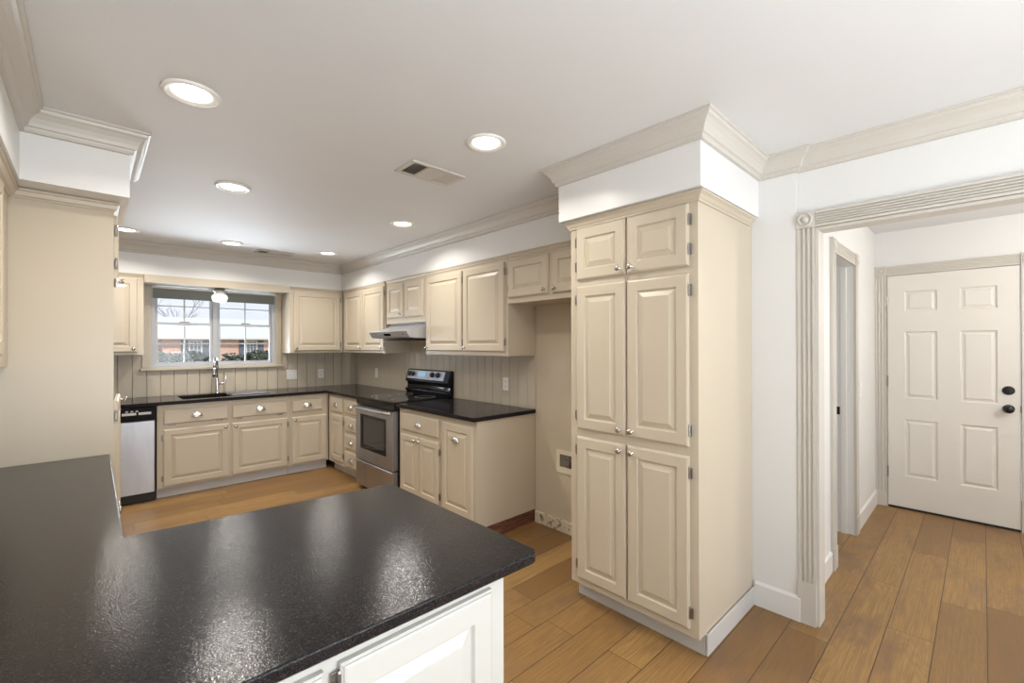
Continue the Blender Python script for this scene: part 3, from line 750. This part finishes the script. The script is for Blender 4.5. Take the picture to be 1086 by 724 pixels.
# ------------------------------------------------------------------ hood
hd = empty('range_hood', (2.118, 4.428, 0), -R90); tag(hd, 'curved stainless steel range hood under the short wall cabinet', 'range hood')
hp = [(.040, 1.516), (.002, 1.572), (.020, 1.580)] + [(.020+.23*sin(pi/2*k/8), 1.580+.086*(1-cos(pi/2*k/8))*.35+.086*(k/8)*.65) for k in range(1, 9)] + [(.515, 1.666), (.515, 1.500), (.09, 1.510)]
bm = bmesh.new(); prism(bm, hp, lambda a, c: (.004, a, c), lambda a, c: (.764, a, c)); h_ = link('canopy', bm, M['lit_steel'], hd)
def hplate(x0, x1, s0, s1, d):
    bm = bmesh.new(); p0 = Vector((0, .040, 1.516)); u = Vector((0, -.038, .056)); n_ = Vector((0, -.056, -.038)).normalized()
    prism(bm, [(x0, s0), (x1, s0), (x1, s1), (x0, s1)], lambda a, c: Vector((a, 0, 0))+p0+u*c+n_*.0003, lambda a, c: Vector((a, 0, 0))+p0+u*c+n_*d); return bm
link('switch_panel', hplate(.30, .43, .30, .72, .003), M['blackgl'], hd)
link('badge', hplate(.66, .675, .4, .6, .002), M['blackpl'], hd)
link('filter', boxes((.10, .67, .12, .47, 1.492, 1.4995)), M['dark'], hd)

# ------------------------------------------------------------------ sink and faucet
sk = empty('sink', (0, 0, 0)); tag(sk, 'black undermount sink basin below the window', 'sink')
bm = boxes((.640, .6545, 5.350, 5.785, .72, .8815), (1.0785, 1.092, 5.350, 5.785, .72, .8815), (.6545, 1.0785, 5.350, 5.3615, .72, .8815), (.6545, 1.0785, 5.7725, 5.785, .72, .8815), (.6545, 1.0785, 5.3615, 5.7725, .70, .72))
link('basin', bm, M['sinkm'], sk)
bm = bmesh.new()
for k in range(16):
    x = 1.10+.0225*k; tube(bm, [(x, 5.45, .9196), (x, 5.74, .9196)], .0042, 8)
tube(bm, [(1.09, 5.445, .9205), (1.45, 5.445, .9205)], .005, 8); tube(bm, [(1.09, 5.745, .9205), (1.45, 5.745, .9205)], .005, 8)
tag(link('dish_drainer', bm, M['mesh_steel']), 'ribbed steel drainer rack lying on the counter right of the sink', 'drainer rack')
fc = empty('faucet', (1.02, 5.825, .9152)); tag(fc, 'brushed gooseneck pull-down faucet behind the sink', 'faucet')
bm = bmesh.new(); lathe(bm, [(.027, 0), (.027, .006), (.021, .014), (.019, .05), (.020, .12), (.016, .16), (.014, .17)], 24); link('body', bm, M['chrome'], fc, smooth=True)
DX, DY = -.32, -.95
arc = [(0, 0, .165), (0, 0, .30)] + [(DX*(.085-.085*cos(a)), DY*(.085-.085*cos(a)), .30+.085*sin(a)) for a in [pi*k/10 for k in range(1, 10)]] + [(DX*.17, DY*.17, .285)]
bm = bmesh.new(); tube(bm, arc, .0125, 14); link('gooseneck', bm, M['chrome'], fc, smooth=True)
bm = bmesh.new(); tube(bm, [(DX*.17, DY*.17, .29), (DX*.17, DY*.17, .265), (DX*.172, DY*.172, .225), (DX*.174, DY*.174, .190)], [.0135, .017, .020, .019], 16); link('spray_head', bm, M['chrome'], fc, smooth=True)
bm = bmesh.new(); tube(bm, [(.018, -.004, .105), (.060, -.008, .108), (.072, -.01, .12), (.080, -.012, .20)], [.012, .011, .008, .006], 12); link('handle', bm, M['chrome'], fc, smooth=True)

# ------------------------------------------------------------------ switches and outlets
def plate_dev(name, label, cat, loc, rz, w_, h_, kinds, group=None):
    e = empty(name, loc, rz); tag(e, label, cat, group)
    link('cover_plate', boxes((-w_/2, w_/2, -.006, -.0003, -h_/2, h_/2, .003)), M['plastic'], e)
    n = len(kinds)
    for i, k in enumerate(kinds):
        x = (i-(n-1)/2)*.044
        if k == 's': link('toggle', boxes((x-.005, x+.005, -.018, -.0062, -.004, .012, .002)), M['plastic'], e)
        elif k == 'r': link('rocker', boxes((x-.016, x+.016, -.010, -.0062, -.032, .032, .002)), M['plastic'], e)
        else:
            for z in (-.022, .022):
                s_ = link('socket', boxes((x-.015, x+.015, -.008, -.0062, z-.014, z+.014, .003)), M['plastic'], e)
                link('slots', boxes((x-.008, x-.005, -.0085, -.0081, z-.003, z+.006), (x+.005, x+.008, -.0085, -.0081, z-.003, z+.006), (x-.002, x+.002, -.0085, -.0081, z-.011, z-.007)), M['dark'], s_)
    return e
plate_dev('light_switch', 'wide white double switch plate right of the sink window', 'light switch', (1.818, 5.9052, 1.078), 0, .120, .118, ['s', 's'])
plate_dev('wall_outlet', 'white outlet on the back wall between switch plate and corner', 'outlet', (2.170, 5.9052, 1.078), 0, .072, .118, ['o'])
plate_dev('light_switch', 'white rocker switch plate on the range wall near the corner', 'light switch', (2.6372, 5.285, 1.092), -R90, .072, .118, ['r'])
plate_dev('wall_outlet', 'white outlet on the backsplash over the short countertop', 'outlet', (2.6372, 2.865, 1.100), -R90, .072, .112, ['o'])
plate_dev('light_switch', 'white switch plate on the hall wall past the side doorway', 'light switch', (4.43, .6714, 1.08), 0, .072, .118, ['r'])
# water line box in the fridge alcove
wb = empty('water_line_box', (2.6465, 2.18, .54), -R90); tag(wb, 'recessed water line box with valve low in the fridge alcove', 'wall box')
bm = bmesh.new(); slab_with_holes(bm, .11, .088, -.006, -.0005, [(-.078, .07, -.042, .055)], -.11, -.088); link('flange', bm, paint('box_flange', (.72, .66, .50, 1), .5), wb)
link('recess_shade', boxes((-.0775, .0695, -.0012, -.0006, -.0415, .0545)), simple('box_shadow', (.16, .135, .11), .8), wb)  # flat dark plate; the shade inside the box is put into its colour
bm = bmesh.new(); lathe(bm, [(.008, 0), (.008, .012), (.014, .014), (.014, .022), (.004, .024)], 12, (.02, -.0015, -.01), 'y'); tube(bm, [(.02, -.006, -.01), (.025, -.010, .03), (.0, -.010, .045)], .005, 8)
link('valve', bm, M['hingem'], wb)

# ------------------------------------------------------------------ ceiling fixtures
cans = [((.292, 2.153), 'recessed ceiling light nearest the top left of the photo, over the peninsula'),
        ((1.422, 1.686), 'recessed ceiling light left of the pantry soffit, near the long vent'),
        ((.653, 3.248), 'recessed ceiling light in the middle left, straight behind the nearest one'),
        ((1.867, 3.280), 'recessed ceiling light in front of the wall cabinets right of the hood'),
        ((1.002, 5.027), 'recessed ceiling light in front of the sink window'),
        ((1.863, 4.865), 'recessed ceiling light near the back corner soffit'),
        ((.215, 5.059), 'recessed ceiling light half hidden behind the oven cabinet soffit')]
bm = bmesh.new(); lathe(bm, [(.098, 0), (.098, -.004), (.092, -.010), (.082, -.010), (.070, -.003), (.066, -.001), (.066, 0)], 40, capends=False); RING = mesh_of(bm, 'trim_ring', M['plastic'])
bm = bmesh.new(); lathe(bm, [(.0655, -.0005), (.0655, -.0035), (.05, -.006), (.01, -.007)], 32); LENS = mesh_of(bm, 'diffuser', M['emit'])
ld = bpy.data.lights.new('can_light', 'AREA'); ld.shape = 'DISK'; ld.size = .12; ld.energy = CAN_POWER; ld.color = CAN_COLOR; ld.spread = radians(146)
for (x, y), lab in cans:
    e = empty('recessed_light', (x, y, ZC-.0005)); tag(e, lab, 'ceiling light', 'recessed ceiling lights')
    inst('trim_ring', RING, e); inst('diffuser', LENS, e)
    lo = bpy.data.objects.new('lamp', ld); COL.objects.link(lo); lo.parent = e; lo.location = (0, 0, -.010)
def vent(name, label, x0, x1, y0, y1):
    e = empty(name, ((x0+x1)/2, (y0+y1)/2, ZC-.0005)); tag(e, label, 'air vent')
    a, c_ = (x1-x0)/2, (y1-y0)/2; f = .022; s = a/3
    bm = bmesh.new()
    for q in [(-a, a, -c_, -c_+f), (-a, a, c_-f, c_), (-a, -a+f, -c_+f, c_-f), (a-f, a, -c_+f, c_-f), (-s-.004, -s+.004, -c_+f, c_-f), (s-.004, s+.004, -c_+f, c_-f)]:
        box(bm, *q, -.010, 0, .002)
    link('frame', bm, M['trim'], e)
    link('duct_shade', boxes((-a+f, a-f, -c_+f, c_-f, -.0012, -.0004)), M['dark'], e)  # dark sheet on the solid ceiling, painting the shade behind the louvers
    for (b0, b1, ang) in ((-a+f, -s-.005, 1), (-s+.005, s-.005, 0), (s+.005, a-f, -1)):
        bm = bmesh.new()
        if ang == 0:
            k = 9
            for i in range(k):
                yy = -c_+f+(i+.5)*(2*c_-2*f)/k; h2 = .009
                prism(bm, [(yy+h2, -.0085), (yy+h2-.001, -.0095), (yy-h2, -.003), (yy-h2+.001, -.002)], lambda p, z: (b0, p, z), lambda p, z: (b1, p, z))
        else:
            k = 8
            for i in range(k):
                xx = b0+(i+.5)*(b1-b0)/k; h2 = .0065*ang
                prism(bm, [(xx-h2, -.0095), (xx-h2+.001, -.0095), (xx+h2, -.002), (xx+h2-.001, -.002)], lambda p, z: (p, -c_+f, z), lambda p, z: (p, c_-f, z))
        link('louvers', bm, M['trim'], e)
    return e
vent('ceiling_vent', 'white ceiling air vent in the middle of the ceiling near the peninsula', 1.262, 1.618, 2.104, 2.308)
vent('ceiling_vent', 'ceiling air vent near the crown moulding above the sink wall', 1.262, 1.618, 5.14, 5.33)
# small lamp in the window nook
lp = empty('window_lamp', (1.028, 5.742, 2.0655)); tag(lp, 'small ribbed glass ceiling lamp hanging in the window nook', 'ceiling lamp')
bm = bmesh.new(); lathe(bm, [(.050, 0), (.050, -.022), (.072, -.026), (.072, -.036), (.054, -.042), (.050, -.060), (.044, -.062)], 32); link('canopy', bm, M['nickel'], lp, smooth=True)
bm = bmesh.new(); seg = 48
prof = [(.042, -.0625), (.062, -.070), (.074, -.092), (.074, -.112), (.064, -.134), (.042, -.150), (.012, -.157)]
rr = [[bm.verts.new((r*(1+.03*(k % 2))*cos(2*pi*k/seg), r*(1+.03*(k % 2))*sin(2*pi*k/seg), h)) for k in range(seg)] for r, h in prof]
for q, t in zip(rr, rr[1:]):
    for k in range(seg): bm.faces.new((q[k], q[(k+1) % seg], t[(k+1) % seg], t[k]))
bm.faces.new(rr[-1]); link('glass_shade', bm, M['lampglass'], lp, smooth=False)
# roller shade rolled up at the window head
sh = empty('roller_shade', (0, 0, 0)); tag(sh, 'grey green fabric shade drawn up at the top of the sink window', 'window shade')
link('shade_fabric', boxes((.470, 1.620, 5.902, 5.9055, 1.945, 2.044)), M['shade'], sh)
link('bottom_bar', boxes((.470, 1.620, 5.8995, 5.908, 1.935, 1.9448, .002)), M['shade'], sh)
bm = bmesh.new(); tube(bm, [(.464, 5.892, 2.050), (1.626, 5.892, 2.050)], .013, 14); link('roller', bm, M['plastic'], sh)
link('bracket', boxes((.4585, .4635, 5.875, 5.9145, 2.032, 2.0655), (1.6265, 1.6315, 5.875, 5.9145, 2.032, 2.0655)), M['plastic'], sh)

# ------------------------------------------------------------------ outside
o = link('ground_lawn', boxes((-60, 90, 6.2, 130, -.75, -.45)), M['lawn']); tag(o, 'winter lawn outside the window', None, None, 'structure')
HX0, HX1, HY = 6.2, 30.0, 67.0
hs = empty('brick_house', (0, HY, -.45)); tag(hs, 'single storey red brick house with pale roof across the street', 'house')
bm = bmesh.new(); slab_with_holes(bm, HX1, 3.0, 0, .3, [(8.75, 10.15, .7, 2.6), (14.9, 16.3, .3, 2.6)], HX0, 0); box(bm, HX0, HX0+.3, .3, 9, 0, 3); box(bm, HX1-.3, HX1, .3, 9, 0, 3); link('wall', bm, M['brick'], hs)
bm = bmesh.new(); prism(bm, [(-1.0, 2.95), (4.6, 5.6), (10, 2.95), (10, 2.75), (-1.0, 2.75)], lambda a, c: (HX0-1.0+(a > 1)*0, a, c), lambda a, c: (HX1+.8, a, c)); link('roof', bm, M['roof'], hs)
link('fascia', boxes((HX0-1.0, HX1+.8, -1.06, -1.005, 2.72, 2.98)), M['extwhite'], hs)
for x0, x1, z0, z1 in ((8.75, 10.15, .7, 2.6), (14.9, 16.3, .3, 2.6)):
    bm = bmesh.new(); slab_with_holes(bm, x1, z1, -.06, .1, [(x0+.12+i*(x1-x0-.24)/3+.03, x0+.12+(i+1)*(x1-x0-.24)/3-.03, z0+.12+j*(z1-z0-.24)/3+.03, z0+.12+(j+1)*(z1-z0-.24)/3-.03) for i in range(3) for j in range(3)], x0, z0)
    wf = link('window', bm, M['extwhite'], hs); link('pane', boxes((x0+.1, x1-.1, .02, .05, z0+.1, z1-.1)), M['winglass'], wf)
    link('shutter', boxes((x0-.75, x0-.05, -.08, -.005, z0, z1, .02)), M['shutter'], hs); link('shutter', boxes((x1+.05, x1+.75, -.08, -.005, z0, z1, .02)), M['shutter'], hs)
gw = empty('garage_wing', (2.2, 62, -.45)); tag(gw, 'darker gabled wing at the left of the brick house', 'house')
bm = boxes((-2.0, 2.4, 0, 4.9, 0, 2.7)); link('wall', bm, M['brick'], gw)
bm = bmesh.new(); prism(bm, [(-2.5, 2.72), (.2, 4.2), (2.9, 2.72)], lambda a, c: (a, -.5, c), lambda a, c: (a, 4.9, c)); link('roof', bm, M['roof'], gw)
link('post', boxes((2.5, 2.8, -.4, -.1, 0, 2.7)), M['extwhite'], gw)
def hedge(name, label, cx_, cy_, lx, ly, hgt, n, slope=0):
    e = empty(name, (cx_, cy_, -.449)); tag(e, label, 'hedge')
    bm = bmesh.new()
    for i in range(n):
        u, v_ = random.uniform(-1, 1), random.uniform(0, pi)
        top = hgt*(.97+.015*sin(u*9+v_*2)+.03*random.uniform(-1, 1))+slope*u
        rr_ = (1-random.random()**3*.35)
        x = u*lx; y = -cos(v_)*ly*rr_; z = max(.02, abs(sin(v_))**.55*top*rr_)
        if random.random() < .35: z *= random.random()
        a, b2 = random.uniform(0, 2*pi), random.uniform(-1, 1); L = random.uniform(.025, .05)
        d1 = Vector((cos(a), sin(a), b2)).normalized()*L; d2 = d1.cross(Vector((random.uniform(-1, 1), random.uniform(-1, 1), random.uniform(-1, 1)))).normalized()*L*.5
        p = Vector((x, y, z)); bm.faces.new([bm.verts.new(p-d1), bm.verts.new(p+d2), bm.verts.new(p+d1), bm.verts.new(p-d2)])
    link('leaves', bm, M['leaf'], e)
    bm = bmesh.new(); prism(bm, [(-ly*.8, 0), (ly*.8, 0), (ly*.75, hgt*.65), (ly*.4, hgt*.84), (-ly*.4, hgt*.84), (-ly*.75, hgt*.65)], lambda a, c: (-lx*.97, a, c*(1 if slope >= 0 else 1)), lambda a, c: (lx*.97, a, c)); link('inner_twigs', bm, M['leaf'], e)
hedge('hedge', 'dark green clipped hedge outside the left half of the window', 0.94, 9.6, .66, .45, 1.79, 11000)
hedge('hedge', 'dark green clipped hedge outside the right half of the window', 2.40, 9.4, .66, .45, 1.80, 11000, .07)
def tree(name, label, loc, hgt, seed, lean):
    random.seed(seed); e = empty(name, loc); tag(e, label, 'tree'); bm = bmesh.new()
    def grow(p, d, L, r, lev):
        pts = [p]; rad = [r]; q = p.copy(); dd_ = d.copy(); n = 5
        for i in range(n):
            dd_ = (dd_+Vector((random.uniform(-1, 1), random.uniform(-1, 1), random.uniform(-.4, .7)))*.16).normalized(); q = q+dd_*L/n; pts.append(q.copy()); rad.append(r*(1-.45*(i+1)/n))
        tube(bm, pts, rad, 7 if lev < 2 else 5)
        if lev < 4:
            for k in range(3 if lev < 3 else 2):
                i = random.randint(2, n); nd = (dd_*.75+Vector((random.uniform(-1, 1), random.uniform(-1, 1), random.uniform(-.15, .75)))*.75).normalized()
                grow(pts[i], nd, L*random.uniform(.55, .8), rad[i]*.75, lev+1)
    grow(Vector((0, 0, 0)), Vector((lean, 0, 1)).normalized(), hgt*.36, hgt*.022, 0)
    link('branches', bm, M['bark'], e)
tree('bare_tree', 'bare leafless tree rising behind the roof of the brick house', (10.6, 84, -.45), 13.5, 3, .1)
